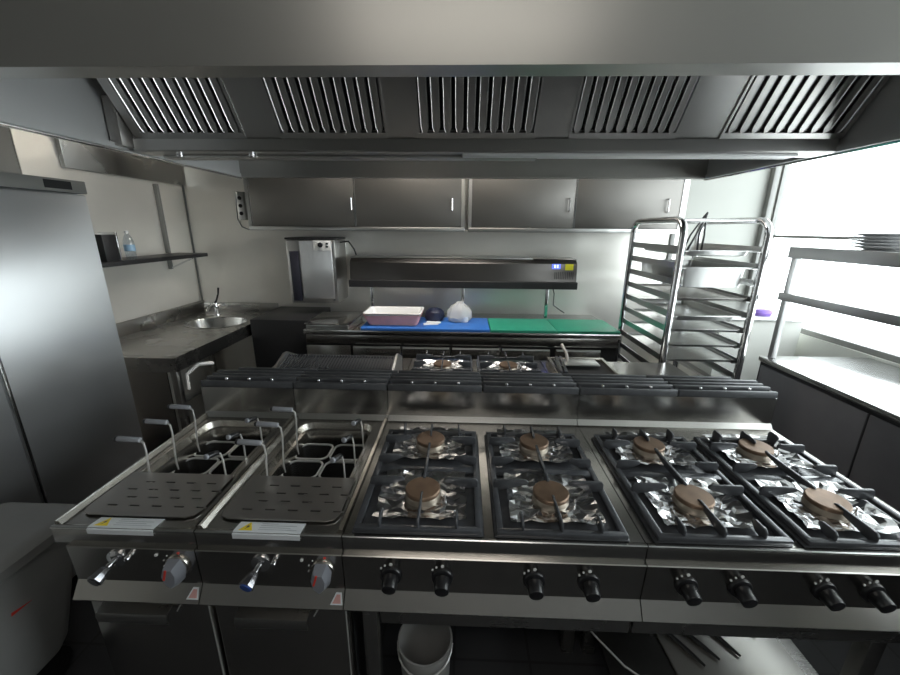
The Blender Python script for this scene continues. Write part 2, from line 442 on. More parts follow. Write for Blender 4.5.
def burner(root, cx, cy, z, R=.0475):
    q = MB().lathe([(0, z - .004), (R + .006, z - .004), (R + .006, z + .001), (R + .003, z + .009), (R + .0, z + .015), (0, z + .015)], (cx, cy, 0), 40)
    b = q.build('burner', 'ring', root)
    MB().lathe([(0, z + .0145), (R + .003, z + .0145), (R + .005, z + .0165), (R + .005, z + .025), (R + .002, z + .028), (0, z + .0285)], (cx, cy, 0), 40).build('burner_cap', 'burner', b)
    MB().cyl((cx + R + .02, cy - .02, z - .004), (cx + R + .02, cy - .02, z + .018), .003, seg=8).build('igniter', 'chrome', b)

def pan_support(root, x0, x1, y0, y1, z):
    """one cast grate over two burners: frame, cross bar and raised fingers"""
    q = MB(); w = .019; h = .014
    cx = (x0 + x1) / 2; ym = (y0 + y1) / 2 + .012
    zz = z + h
    q.box(x0, x1, y0, y0 + w, z, zz, .004).box(x0, x1, y1 - w, y1, z, zz, .004)
    q.box(x0, x0 + w, y0 + w * .5, y1 - w * .5, z, zz, .004).box(x1 - w, x1, y0 + w * .5, y1 - w * .5, z, zz, .004)
    q.box(x0 + w * .5, x1 - w * .5, ym - .016, ym + .016, z, zz - .002, .004)
    def fin(p, d, L, tall=.024, th=.0065):
        """upright finger starting on the frame at p, running along d for L"""
        px, py = p
        if d[0]:
            pr = [(px, z + .004), (px, zz + tall - .008), (px + d[0] * .006, zz + tall), (px + d[0] * (L - .01), zz + tall), (px + d[0] * L, zz + tall - .005), (px + d[0] * L, zz + tall - .014), (px + d[0] * .035, z + .008)]
            q.prism(pr, 'y', py - th / 2, py + th / 2, .0018)
        else:
            pr = [(py, z + .004), (py, zz + tall - .008), (py + d[1] * .006, zz + tall), (py + d[1] * (L - .01), zz + tall), (py + d[1] * L, zz + tall - .005), (py + d[1] * L, zz + tall - .014), (py + d[1] * .035, z + .008)]
            q.prism(pr, 'x', px - th / 2, px + th / 2, .0018)
    W = x1 - x0
    fin((cx, y0 + .006), (0, 1), .125); fin((cx, y1 - .006), (0, -1), .075, .034)
    for s in (-1, 1):
        fin((cx + s * W * .30, y0 + .006), (0, 1), .052); fin((cx + s * W * .30, y1 - .006), (0, -1), .045, .036)
        ex = x0 + .006 if s < 0 else x1 - .006
        for yy, L in ((y0 + .185, .105), (y0 + .305, .075), (y0 + .43, .095)):
            fin((ex, yy), (-s, 0), L, .028, .008)
    # centre rib bridging the cross bar from burner to burner
    q.prism([(y0 + .195, zz + .024), (y0 + .19, zz + .014), (ym - .03, z + .015), (ym + .03, z + .015), (y1 - .135, zz + .014), (y1 - .13, zz + .024)], 'x', cx - .0043, cx + .0043, .0018)
    return q.build('pan_support', 'iron', root)

def gas_knob(root, x, z):
    q = MB().cyl((x, -.008, z), (x, -.019, z), .030, .028, 28, .003)
    k = q.build('knob', 'black', root)
    MB().cyl((x, -.019, z), (x, -.053, z - .006), .0215, .0190, 24, .003).build('knob_grip', 'black', k)
    q = MB()
    for a in (-.9, -.5, 0): q.cyl((x + .034 * math.sin(a) , -.0095, z + .036 * math.cos(a)), (x + .034 * math.sin(a), -.0125, z + .036 * math.cos(a)), .0028 if a else .0045, seg=10)
    q.build('flame_mark', 'white', k)

def gas_range(x0, label, knobs, zk):
    x1 = x0 + .8
    root = thing('gas_range', label, 'gas range', ((x0 + x1) / 2, .33, 0), 'gas ranges of the front row')
    bx = [(x0 + .2 - .002, ), (x0 + .58, )]
    cooker_shell(root, x0, x1)
    cs = [x0 + .2, x0 + .582]
    # black hob pans let into the worktop
    for j, c in enumerate(cs):
        q = MB().box(c - .178, c + .178, .012, .535, ZT - .004, ZT + .003, .004)
        for cy in (.158, .438): pass
        q.build('hob_plate', 'iron', root)
        for cy in (.158, .442):
            foil_liner(c, cy, ZT + .006, .128, .106).build('foil_liner', 'foil', root, 0)
            burner(root, c, cy, ZT + .010)
        pan_support(root, c - .172, c + .172, .008, .53, ZT + .006)
    for x, z in zip(knobs, zk): gas_knob(root, x, z)
    for k in range(2): flue(root, x0 + .4 * k, x0 + .4 * k + .4, YS, .80, ZT + .128)
    # body under the hob and open stand
    MB().box(x0 + .004, x1 - .004, .032, .78, ZT - .24, ZT - .032).build('burner_box', 'dark', root)
    MB().box(x0 + .09 if x0 < .1 else x0 + .004, x1 - .004, .01, .034, .555, .628, .003).build('stand_rail', 'counter', root)
    for xx in (x0 + .02, x1 - .065):
        for yy in (.06 if (xx < .1 or xx > 1.4) else .34, .70):
            MB().box(xx, xx + .045, yy, yy + .045, 0, ZT - .24, .003).build('leg', 'counter', root)
    return root
gas_range(0., 'four-burner gas range in the middle of the front row, beside the pasta cookers', (.130, .268, .512, .656), [.756] * 4)
r2 = gas_range(.8, 'four-burner gas range at the far right end of the front row', (.910, 1.048, 1.262, 1.385), [.756] * 4)
MB().box(.84, 1.56, .12, .76, .17, .185, .002).build('lower_shelf', 'counter', r2)

# --- pasta cookers
def pasta_cooker(x0, label, cap):
    x1 = x0 + .4
    root = thing('pasta_cooker', label, 'pasta cooker', (x0 + .2, .33, 0), 'pasta cookers at the end of the front row')
    X0, X1, Y0, Y1 = x0 + .05, x1 - .05, .05, .615
    cooker_shell(root, x0, x1, (X0, X1, Y0, Y1))
    # raised side rims of the pressed top
    for s, xa in ((1, x0 + .002), (-1, x1 - .002)):
        q = MB().prism([(xa, ZT - .004), (xa, ZT + .006), (xa + s * .010, ZT + .008), (xa + s * .018, ZT - .004)], 'y', .012, YS - .002)
        q.build('side_rim', 'tank', root)
    # well: rounded tank walls with a step
    def loop(d, z, r): return [(x, y, z) for x, y in rrect(X0 + d, X1 - d, Y0 + d, Y1 - d, r)]
    q = MB().loft([loop(-.012, ZT - .0035, .045), loop(.0, ZT - .006, .05), loop(.006, ZT - .03, .05), loop(.016, ZT - .034, .045), loop(.022, ZT - .07, .04), loop(.03, ZT - .30, .035)], False, True)
    bmesh.ops.reverse_faces(q.bm, faces=q.bm.faces[:])
    q.build('well', 'tank', root)
    # slotted drain plate over the front of the well
    q = MB(); px0, px1, py0, py1, zz = x0 + .035, x1 - .028, .045, .237, ZT + .001
    rows = 4; sl = .030; sw = .0055
    yb = [py0 + .034]
    dy = (py1 - py0 - .05) / rows
    y = py0 + .036; q.loft([[(u, v, h) for u, v in rrect(px0, px1, py0, y + .05, .035)][11 - 0:24] for h in (zz, zz + .003)] if False else [[(px0, y, h), (px0, py0 + .03, h), (px0 + .009, py0 + .009, h), (px0 + .03, py0, h), (px1 - .03, py0, h), (px1 - .009, py0 + .009, h), (px1, py0 + .03, h), (px1, y, h)] for h in (zz, zz + .003)])
    for rI in range(rows + 1):
        y1_ = y + dy - sw if rI < rows else py1
        if rI == 0: y1_ = y
        else: q.box(px0, px1, y, min(y1_, py1), zz, zz + .003)
        y = y1_
        if rI < rows:
            xs = [px0 + .05 + .066 * k + (.028 if rI % 2 else 0) for k in range(5 if not rI % 2 else 4)]
            cur = px0
            for xx in xs: q.box(cur, xx, y, y + sw, zz, zz + .003); cur = xx + sl
            q.box(cur, px1, y, y + sw, zz, zz + .003); y += sw
    pl = q.build('drain_plate', 'plate', root, 0)
    q = MB()
    for rI in range(rows):  # pressed lips behind the slots
        yy = py0 + .036 + dy * rI + sw * (0 if rI == 0 else 0)
        xs = [px0 + .05 + .066 * k + (.028 if rI % 2 else 0) for k in range(5 if not rI % 2 else 4)]
    # warning sticker wrapped over the front edge
    sx0, sx1 = x0 + .105, x0 + .288
    q = MB().prism([(-.0042, ZT - .017), (-.0040, ZT - .003), (.004, ZT + .0018), (.042, ZT - .0028), (.042, ZT - .0036), (.004, ZT + .0004), (-.0030, ZT - .004), (-.0032, ZT - .017)], 'x', sx0, sx1)
    st = q.build('warning_sticker', 'label', root)
    zt = lambda yy: ZT + .0021 - (yy - .004) * .115
    def flat(poly): return [(u, v, zt(v)) for u, v in poly]
    q = MB().loft([flat([(sx0 + .012, .006), (sx0 + .050, .006), (sx0 + .031, .040)]), [(u, v, h + .0004) for u, v, h in flat([(sx0 + .012, .006), (sx0 + .050, .006), (sx0 + .031, .040)])]])
    tr = q.build('warning_triangle', 'yellow', st, 0)
    bolt = [(sx0 + .034, .030), (sx0 + .026, .020), (sx0 + .031, .020), (sx0 + .027, .010), (sx0 + .037, .022), (sx0 + .032, .022)]
    MB().loft([[(u, v, h + .0005) for u, v, h in flat(bolt)], [(u, v, h + .0008) for u, v, h in flat(bolt)]]).build('flash_symbol', 'ink', tr, 0)
    q = MB()
    for k, (L) in enumerate((.045, .10, .085, .105)):
        yy = .034 - k * .008
        q.loft([[(u, v, h + d) for u, v, h in flat([(sx0 + .064, yy), (sx0 + .064 + L, yy), (sx0 + .064 + L, yy + .0016), (sx0 + .064, yy + .0016)])] for d in (.0002, .0005)])
    q.build('small_print', 'fade', st, 0)
    # tap: rosette, spindle, fluted handle
    tx, tz = x0 + .178, .782
    tp = MB().lathe([(0, 0), (.027, 0), (.026, .006), (.014, .010), (0, .011)], (0, 0, 0), 28)
    for v in tp.bm.verts: v.co = Vector((tx + v.co.x, -.0095 - v.co.z, tz + v.co.y))
    tap = tp.build('fill_tap', 'chrome', root)
    MB().cyl((tx, -.018, tz), (tx - .004, -.042, tz - .004), .0075, seg=16).build('spindle', 'chrome', tap)
    q = MB().cyl((tx - .0036, -.039, tz - .0035), (tx - .010, -.074, tz - .014), .0125, .0205, 8, .003)
    q.build('tap_handle', 'darkchrome', tap)
    MB().cyl((tx - .010, -.0738, tz - .0139), (tx - .0105, -.0768, tz - .0148), .0165, .015, 20).build('tap_cap', cap, tap)
    MB().cyl((tx + .04, -.0095, tz + .012), (tx + .04, -.028, tz + .010), .008, .007, 14, .002).build('valve_stub', 'chrome', root)
    # thermostat: dial and long grip with a red line
    kx, kz = x0 + .345, .765
    d = MB().cyl((kx, -.008, kz), (kx, -.018, kz), .034, .032, 32, .002).build('thermostat_dial', 'tank', root)
    q = MB()
    q.loft([[(kx + px * s, yy, kz + pz * s) for px, pz in ((-.016, .028), (.016, .028), (.026, .0), (.020, -.034), (.0, -.054), (-.020, -.034), (-.026, 0))] for yy, s in ((-.018, 1.), (-.026, .98), (-.046, .78), (-.050, .70))])
    g = q.build('thermostat_grip', 'grey', d)
    MB().bar((kx - .002, -.0508, kz + .022), (kx - .012, -.0508, kz - .010), .005, .002, up=(0, 1, 0)).build('red_pointer', 'red', g)
    q = MB()
    for a in (-2.2, -1.7, -1.2, -.7): q.cyl((kx + .040 * math.sin(a), -.0105, kz + .040 * math.cos(a)), (kx + .040 * math.sin(a), -.0125, kz + .040 * math.cos(a)), .002, seg=8)
    q.build('dial_mark', 'white', d)
    MB().cyl((kx - .055, -.009, .797), (kx - .055, -.014, .797), .005, .004, 14).build('pilot_lamp', 'white', root)
    MB().cyl((kx + .008, -.009, .806), (kx + .008, -.013, .806), .0042, .0036, 14).build('heat_lamp', 'red', root)
    # small emblem plate on the lip
    def lip(u, v): return (u, -.0087 - (.699 - v) * .667 - .0012, v)
    po = [(kx + .018, .668), (kx + .052, .668), (kx + .047, .693), (kx + .032, .693)]
    e = MB().loft([[lip(*p) for p in po], [(a_, b_ - .0006, c_ + .0004) for a_, b_, c_ in (lip(*p) for p in po)]]).build('emblem_plate', 'label', root, 0)
    po = [(kx + .024, .671), (kx + .047, .671), (kx + .044, .689), (kx + .034, .689)]
    MB().loft([[(a_, b_ - .0007, c_ + .0005) for a_, b_, c_ in (lip(*p) for p in po)], [(a_, b_ - .001, c_ + .0007) for a_, b_, c_ in (lip(*p) for p in po)]]).build('emblem', 'emblem', e, 0)
    # cabinet under: carcass and door with a folded pull lip
    MB().box(x0 + .025, x1 - .004, .05, .78, .10, ZT - .31).build('carcass', 'dark', root)
    for xx in (x0 + .04, x1 - .08):
        for yy in (.10, .70): MB().cyl((xx + .02, yy, 0), (xx + .02, yy, .10), .02, seg=14).build('foot', 'counter', root)
    dr = MB().box(x0 + (.032 if x0 < -.7 else .004), x1 - .004, .012, .046, .12, .632, .004).build('cabinet_door', 'panel', root)
    MB().prism([(.011, .612), (-.026, .600), (-.030, .588), (-.026, .566), (-.023, .566), (-.026, .588), (-.022, .597), (.011, .608)], 'x', x0 + .085, x1 - .11).build('door_pull', 'counter', dr)
    MB().tube([(x1 - .010, .010, .16), (x1 - .010, .008, .618), (x1 - .014, .007, .626), (x1 - .07, .007, .626), (x1 - .082, .004, .618), (x1 - .10, .0, .585)], .002, 6).build('door_edge', 'wire', dr)
    flue(root, x0, x1, YS, .80, ZT + .128)
pasta_cooker(-.8, 'pasta cooker at the far left end of the block, black-capped fill tap on its panel', 'black')
pasta_cooker(-.4, 'pasta cooker next to the gas range, blue-capped fill tap on its panel', 'bluecap')

# --- pasta baskets: one prototype per side, then copies
def basket(name, label, side):
    root = thing(name, label, 'pasta basket', (0, 0, 0))
    hx, hy, zr, zb = .0638, .052, .0, -.15
    def loop(d, z): return [(x, y, z) for x, y in rrect(-hx + d, hx - d, -hy + d, hy - d, .026, 4)]
    MB().loft([loop(.002, zr - .004), loop(.004, -.05), loop(.008, -.12), loop(.018, zb)], False, True).build('mesh_body', M['mesh'], root)
    MB().tube(loop(0, zr), .0042, 8, True).build('rim', 'wire', root)
    if side < 0:   # handle stem on the outside, grip pointing left
        pts = [(-hx + .004, -.012, -.006), (-hx + .002, -.012, .03), (-hx + .010, -.012, .145), (-hx + .008, -.012, .176), (-hx - .004, -.012, .186), (-hx - .022, -.012, .188)]
        g0, g1 = (-hx - .000, -.012, .186), (-hx - .074, -.014, .190)
    else:          # stem on the other side, grip towards the cook
        pts = [(hx - .004, -.012, -.006), (hx + .0, -.012, .03), (hx + .000, -.013, .12), (hx - .002, -.018, .148), (hx - .008, -.032, .157)]
        g0, g1 = (hx - .005, -.024, .155), (hx - .016, -.058, .162)
    h = MB().tube(pts, .003, 8).build('handle', 'wire', root)
    g0, g1 = Vector(g0), Vector(g1); d = (g1 - g0).normalized()
    gr = MB().cyl(g0, g1, .0085, .0095, 14, .002).build('grip', 'grip' if side < 0 else 'black', h)
    MB().cyl(g1, g1 + d * .008, .0098, .0085, 14, .002).build('grip_end', 'black' if side < 0 else 'grip', gr)
    return root
m, nt, b = newmat('woven wire mesh')
b.inputs['Base Color'].default_value = (.07, .07, .07, 1); b.inputs['Metallic'].default_value = .6; b.inputs['Roughness'].default_value = .5
tc = nt.nodes.new('ShaderNodeTexCoord'); ck = nt.nodes.new('ShaderNodeTexChecker'); ck.inputs['Scale'].default_value = 260
mr = nt.nodes.new('ShaderNodeMapRange'); mr.inputs['To Min'].default_value = .55; mr.inputs['To Max'].default_value = 1
nt.links.new(tc.outputs['Object'], ck.inputs['Vector']); nt.links.new(ck.outputs['Fac'], mr.inputs['Value']); nt.links.new(mr.outputs['Result'], b.inputs['Alpha'])
M['mesh'] = m
rowname = ['front', 'middle', 'back']; wellname = ['far-left pasta cooker', 'pasta cooker beside the gas range']
proto = {}
for wI, x0 in enumerate((-.8, -.4)):
    for side in (-1, 1):
        for rI in range(3):
            lab = '%s-row wire basket on the %s side of the well, %s' % (rowname[rI], 'left' if side < 0 else 'right', wellname[wI])
            loc = (x0 + .2 + side * .0685, .265 + .118 * rI, .798)
            if side not in proto: o = proto[side] = basket('pasta_basket', lab, side); o.location = loc
            else: o = dup(proto[side], loc)
            o['label'] = lab; o['group'] = 'pasta baskets in the two wells'

# ------------------------------------------------------------------ opposite row (faces the back aisle)
ZF = .952
def rear_flue(root, x0, x1): flue(root, x0, x1, .803, .955, ZF)
def rear_body(root, x0, x1, door='panel'):
    MB().box(x0 + .002, x1 - .002, .803, .95, .10, ZF).build('flue_box', 'top', root)
    MB().box(x0 + .002, x1 - .002, .95, 1.46, ZT - .26, ZT - .004).build('worktop', 'top', root)
    MB().box(x0 + .02, x1 - .02, .95, 1.42, .12, ZT - .26).build('carcass', 'dark', root)
    for xx in (x0 + .06, x1 - .06):
        for yy in (.90, 1.36): MB().cyl((xx, yy, 0), (xx, yy, .12), .02, seg=12).build('foot', 'counter', root)
# plain neutral top + chargrill
root = thing('chargrill', 'chargrill with a sloped rod grid and steel side plates, in the rear row', 'chargrill', (-.4, 1.13, 0))
rear_body(root, -.8, 0.)
rear_flue(root, -.8, -.4); rear_flue(root, -.4, 0.)
q = MB()
gy0, gz0, gy1, gz1 = .985, .950, 1.14, .985
for k in range(38):
    xx = -.63 + .0156 * k
    q.bar((xx, gy0, gz0), (xx, gy1, gz1), .005, .008)
q.box(-.635, -.045, gy0 - .006, gy0 + .006, gz0 - .012, gz0 - .002).box(-.635, -.045, gy1 - .006, gy1 + .006, gz1 - .012, gz1 - .002)
q.build('rod_grid', 'iron', root)
for xx in (-.652, -.042):
    MB().prism([(.965, .945), (.965, .957), (1.11, 1.004), (1.145, 1.0), (1.25, .95), (1.25, ZT - .004), (.965, ZT - .004)], 'x', xx, xx + .012).build('side_plate', 'tray', root)
MB().box(-.64, -.042, .97, 1.34, ZT - .004, .92).build('coal_tray', 'matt', root)
# rear gas range
root = thing('gas_range', 'gas range in the rear row, two foil-lined burners showing past the flue grilles', 'gas range', (.4, 1.13, 0))
rear_body(root, 0., .8)
rear_flue(root, 0., .4); rear_flue(root, .4, .8)
for c in (.2, .58):
    MB().box(c - .178, c + .178, .962, 1.45, ZT - .004, ZT + .003, .004).build('hob_plate', 'iron', root)
    for cy in (1.07, 1.27):
        foil_liner(c, cy, ZT + .007, .125, .09).build('foil_liner', 'foil', root, 0)
        burner(root, c, cy, ZT + .010)
    pan_support(root, c - .172, c + .172, .962, 1.452, ZT + .006)
# rear fryer
root = thing('deep_fryer', 'deep fryer with a steel lid and grip in the rear row, by the tray trolley', 'fryer', (1.0, 1.13, 0))
rear_body(root, .8, 1.2); rear_flue(root, .8, 1.2)
q = MB()
q.box(.83, 1.17, 1.0, 1.02, ZT - .004, .905, .003).box(.83, 1.17, 1.40, 1.42, ZT - .004, .905, .003).box(.83, .85, 1.02, 1.40, ZT - .004, .905, .003).box(1.15, 1.17, 1.02, 1.40, ZT - .004, .905, .003)
q.build('well_rim', 'tank', root)
MB().box(.85, 1.15, 1.02, 1.40, ZT - .004, .885).build('oil_surface', 'matt', root)
MB().box(.86, 1.10, 1.26, 1.36, .905, .913, .002).build('lid', 'tray', root)
MB().tube([(.93, 1.31, .91), (.93, 1.36, .95), (.915, 1.42, .985)], .009, 10).build('basket_grip', 'plate', root)
for xx in (.835, .86): MB().bar((xx, 1.08, .925), (xx + .03, 1.33, .925), .01, .03, .002).build('cast_bar', 'iron', root)
# rear end unit behind the trolley
root = thing('neutral_unit', 'plain steel-topped unit at the right end of the rear row, just before the tray trolley', 'worktop unit', (1.4, 1.13, 0))
rear_body(root, 1.2, 1.6); rear_flue(root, 1.2, 1.6)

# ------------------------------------------------------------------ left side: refrigerator, bin, sink counter, shelf
root = thing('refrigerator', 'tall two-door stainless refrigerator against the left wall', 'refrigerator', (-1.80, .47, 0))
MB().box(-2.20, -1.456, -.055, .985, .10, 1.845, .004).build('body', 'fridge', root)
for y0, y1 in ((-.05, .462), (.468, .983)):
    d = MB().box(-1.455, -1.418, y0, y1, .13, 1.788, .006).build('door', 'fridge', root)
    MB().box(-1.452, -1.4162, y0 + .0005, y0 + .014, .14, 1.78, .004).build('door_grip', 'bright', d)
MB().box(-1.455, -1.41, -.055, .985, 1.793, 1.846, .003).build('control_strip', 'frame', root)
MB().box(-1.4095, -1.408, .80, .915, 1.805, 1.838).build('display_window', 'matt', root)
for x in (-2.12, -1.52):
    for y in (.0, .92): MB().cyl((x, y, 0), (x, y, .10), .022, seg=12).build('foot', 'black', root)

root = thing('storage_bin', 'pale grey plastic storage bin with lid on the floor by the refrigerator', 'bin', (-1.24, .05, 0))
def bl(x0, x1, y0, y1, z, r): return [(x, y, z) for x, y in rrect(x0, x1, y0, y1, r, 6)]
MB().loft([bl(-1.35, -1.17, -.26, .22, .13, .05), bl(-1.36, -1.155, -.28, .245, .17, .06), bl(-1.385, -1.075, -.33, .315, .60, .06), bl(-1.39, -1.068, -.34, .32, .635, .05)]).build('body', 'bin', root)
MB().loft([bl(-1.402, -1.055, -.355, .333, .625, .05), bl(-1.402, -1.055, -.355, .333, .655, .05), bl(-1.39, -1.07, -.34, .32, .668, .045), bl(-1.36, -1.10, -.30, .28, .672, .03)]).build('lid', 'binlid', root)
q = MB()
for x in (-1.32, -1.20):
    for y in (-.2, .17): MB().cyl((x - .012, y, .065), (x + .012, y, .065), .065, seg=18, bev=.006).build('caster', 'black', root)
MB().bar((-1.100, .055, .470), (-1.103, .115, .465), .004, .012, up=(0, 0, 1)).build('red_mark', 'red', root)

root = thing('sink_counter', 'steel sink counter along the left wall, oval basin at its far end', 'sink counter', (-1.84, 2.03, 0))
x0, x1, y0, y1 = -2.21, -1.465, 1.36, 2.77
bx, by, rx, ry = -1.775, 2.28, .24, .19
# top sheet with an oval hole
q = MB(); n = 40
outer = []
for k in range(n):
    a = 2 * PI * k / n; dx, dy = math.cos(a), math.sin(a)
    tx = ((x1 - bx) if dx > 0 else (x0 - bx)) / dx if abs(dx) > 1e-6 else 9
    ty = ((y1 - by) if dy > 0 else (y0 - by)) / dy if abs(dy) > 1e-6 else 9
    tt = min(tx, ty); outer.append((bx + dx * tt, by + dy * tt))
inner = [(bx + rx * math.cos(2 * PI * k / n), by + ry * math.sin(2 * PI * k / n)) for k in range(n)]
def corner(p):  # snap the nearest ray ends to the true corners
    i = min(range(n), key=lambda j: (outer[j][0] - p[0]) ** 2 + (outer[j][1] - p[1]) ** 2); outer[i] = p
for p in ((x0, y0), (x1, y0), (x0, y1), (x1, y1)): corner(p)
q.loft([[(u, v, .835) for u, v in outer], [(u, v, ZT) for u, v in outer], [(u, v, ZT) for u, v in inner], [(u, v, .835) for u, v in inner]], False, False)
q.build('worktop', 'counter', root)
q = MB(); q.lathe([(1.06, .003), (1.0, .004), (.97, -.01), (.90, -.10), (.7, -.15), (0, -.155)], (bx, by, ZT), 40, rx, ry); q.build('basin', 'bright', root)
MB().box(x0, x0 + .02, y0, y1, ZT, ZT + .10, .003).box(x0 + .02, x1, y1 - .02, y1, ZT, ZT + .08, .003).build('upstand', 'counter', root)
MB().box(x1 - .035, x1 - .003, y0 + .01, y1 - .01, .775, .835).box(x0 + .01, x1 - .035, y0 + .004, y0 + .03, .775, .835).build('apron', 'counter', root)
for xx in (x0 + .02, x1 - .06):
    for yy in (y0 + .02, y1 - .08): MB().box(xx, xx + .04, yy, yy + .04, 0, .835, .003).build('leg', 'counter', root)
MB().box(x0 + .03, x1 - .09, y0 + .03, y0 + .036, .12, .775).box(x0 + .03, x1 - .08, y0 + .07, y1 - .1, .10, .12).build('under_panel', 'panel', root)
fx, fyy = -1.945, 2.56
f = MB().cyl((fx, fyy, ZT), (fx, fyy, ZT + .012), .03, .028, 20).cyl((fx, fyy, ZT + .012), (fx, fyy, ZT + .115), .019, .017, 18, .002).build('faucet', 'chrome', root)
MB().tube([(fx, fyy - .01, ZT + .09), (fx + .01, fyy - .06, ZT + .10), (fx + .015, fyy - .13, ZT + .09), (fx + .015, fyy - .15, ZT + .065)], .011, 10).build('spout', 'chrome', f)
MB().tube([(fx, fyy, ZT + .115), (fx + .015, fyy, ZT + .14), (fx + .045, fyy - .01, ZT + .20), (fx + .055, fyy - .01, ZT + .255)], [.012, .008, .007, .009], 10).build('lever', 'black', f)
MB().cyl((fx + .02, fyy, ZT + .095), (fx + .085, fyy, ZT + .10), .012, .016, 14, .003).build('side_knob', 'chrome', f)
# curved pale pipe end and dark hose under the counter front
q = MB().tube([(-1.52, 1.50, .60), (-1.53, 1.52, .70), (-1.50, 1.60, .745), (-1.50, 1.75, .70)], .014, 10)
q.build('waste_pipe', 'white', root)

mesh_thing(MB().box(-1.44, -.955, 2.20, 2.76, .0, .92, .004), 'undercounter_unit', 'dark', 'plain steel base unit in painted shade on the back wall between sink counter and drawer counter', 'base unit')  # unit stands in shadow; that shade is put into its dark colour

root = thing('wall_shelf', 'dark steel shelf on the left wall above the sink counter', 'wall shelf', (-2.08, 2.0, 1.39))
MB().box(-2.215, -1.955, 1.30, 2.58, 1.40, 1.43, .003).build('shelf_board', 'dark', root)
for yy in (1.42, 2.44):
    br = MB().box(-2.219, -2.195, yy - .014, yy + .014, 1.30, 1.398, .002).build('bracket', 'frame', root)
    MB().bar((-2.195, yy, 1.31), (-2.00, yy, 1.395), .012, .012).build('bracket_arm', 'tube', br)
mesh_thing(MB().box(-2.219, -2.19, 2.425, 2.455, 1.432, 1.985, .003), 'shelf_upright', 'frame', 'grey upright channel on the left wall rising from the wall shelf', 'upright')

# bottle and holder on the shelf
root = thing('water_bottle', 'clear plastic water bottle with blue label on the left wall shelf', 'bottle', (-2.03, 1.86, 1.43))
bz = 1.4305
MB().lathe([(0, 0), (.028, 0), (.031, .006), (.030, .04), (.032, .05), (.032, .11), (.030, .125), (.022, .15), (.012, .168), (.011, .178)], (-2.03, 1.86, bz), 24).build('body', 'pet', root)
MB().lathe([(.0327, .055), (.0327, .098), (.0322, .098), (.0322, .055), (.0327, .055)], (-2.03, 1.86, bz), 24).build('label_band', 'skyblue', root)
MB().lathe([(0, .192), (.012, .192), (.0135, .188), (.0135, .176), (0, .176)], (-2.03, 1.86, bz), 20).build('cap', 'white', root)
root = thing('knife_block', 'dark upright holder with a chrome edge on the left wall shelf beside the bottle', 'holder', (-2.03, 1.66, 1.43))
MB().box(-2.10, -1.97, 1.60, 1.70, bz, 1.60, .004).build('body', 'dark', root)
MB().box(-2.09, -1.968, 1.703, 1.715, bz, 1.615, .003).build('chrome_edge', 'chrome', root)

# ------------------------------------------------------------------ back wall
# socket strip with cables
root = thing('socket_box', 'grey wall box with three dark sockets and thin cables, left of the wall cabinets', 'socket box', (-1.69, 2.77, 1.70))
MB().box(-1.72, -1.655, 2.735, 2.779, 1.715, 1.955, .006).build('box', 'tray', root)
for k in range(3): MB().cyl((-1.688, 2.7345, 1.77 + .065 * k), (-1.688, 2.731, 1.77 + .065 * k), .017, seg=18).build('socket', 'matt', root)
MB().tube([(-1.73, 2.765, 1.96), (-1.745, 2.77, 1.85), (-1.75, 2.77, 1.72), (-1.72, 2.77, 1.655), (-1.66, 2.77, 1.63), (-1.61, 2.77, 1.66), (-1.60, 2.77, 1.70)], .004, 8).build('cable', 'grey', root)

def wall_cabinet(x0, x1, label, handles):
    root = thing('wall_cabinet', label, 'wall cabinet', ((x0 + x1) / 2, 2.62, 1.64), 'steel wall cabinets on the back wall')
    yf, z0, z1 = 2.46, 1.64, 2.26
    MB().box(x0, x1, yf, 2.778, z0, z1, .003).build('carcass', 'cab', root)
    MB().box(x0, x1, yf - .026, yf - .001, z0 - .012, z0 + .022, .003).box(x0, x0 + .028, yf - .026, yf - .001, z0 + .022, z1).box(x1 - .028, x1, yf - .026, yf - .001, z0 + .022, z1).build('face_frame', 'tray', root)
    m = (x0 + x1) / 2
    for (a, c), hx in zip(((x0 + .03, m - .003), (m + .003, x1 - .03)), handles):
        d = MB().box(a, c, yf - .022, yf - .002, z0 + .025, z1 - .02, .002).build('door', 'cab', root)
        if hx is not None:
            MB().tube([(hx, yf - .022, 1.79), (hx, yf - .044, 1.795), (hx, yf - .044, 1.885), (hx, yf - .022, 1.89)], .006, 8).build('handle', 'tube', d)
        MB().box((c if a < m - .1 else a) - .004, (c if a < m - .1 else a) + .004, yf - .0235, yf - .0205, z0 + .025, z1 - .02).build('edge_strip', 'tube', d)
wall_cabinet(-1.47, .316, 'two-door wall cabinet on the left, nearest the socket box', (-.60, .215))
wall_cabinet(.345, 2.05, 'two-door wall cabinet on the right, nearest the tray trolley', (1.145, 1.92))

# wall appliance with white control plate
root = thing('wall_appliance', 'upright steel appliance with dark tinted strip and white control plate, back wall', 'appliance', (-.97, 2.6, 1.0))
MB().box(-1.19, -.775, 2.46, 2.778, 1.015, 1.555, .012).build('housing', 'tray', root)
MB().box(-1.195, -.77, 2.452, 2.778, 1.5555, 1.572, .006).build('lid', 'dark', root)
MB().box(-1.165, -1.085, 2.452, 2.459, 1.035, 1.46, .002).build('tinted_strip', 'tint', root)
MB().box(-1.07, -.80, 2.446, 2.459, 1.06, 1.545, .004).build('front_door', 'fridge', root)
MB().box(-.95, -.80, 2.443, 2.4455, 1.468, 1.55, .001).build('control_plate', 'white', root)
MB().cyl((-.888, 2.4425, 1.513), (-.888, 2.428, 1.513), .022, .019, 24, .002).build('knob', 'black', root)
for z in (1.499, 1.524): MB().box(-.842, -.822, 2.438, 2.4425, z - .007, z + .007, .001).build('switch', 'black', root)
MB().cyl((-.80, 2.446, 1.05), (-.80, 2.438, 1.05), .010, seg=14).build('lock', 'chrome', root)
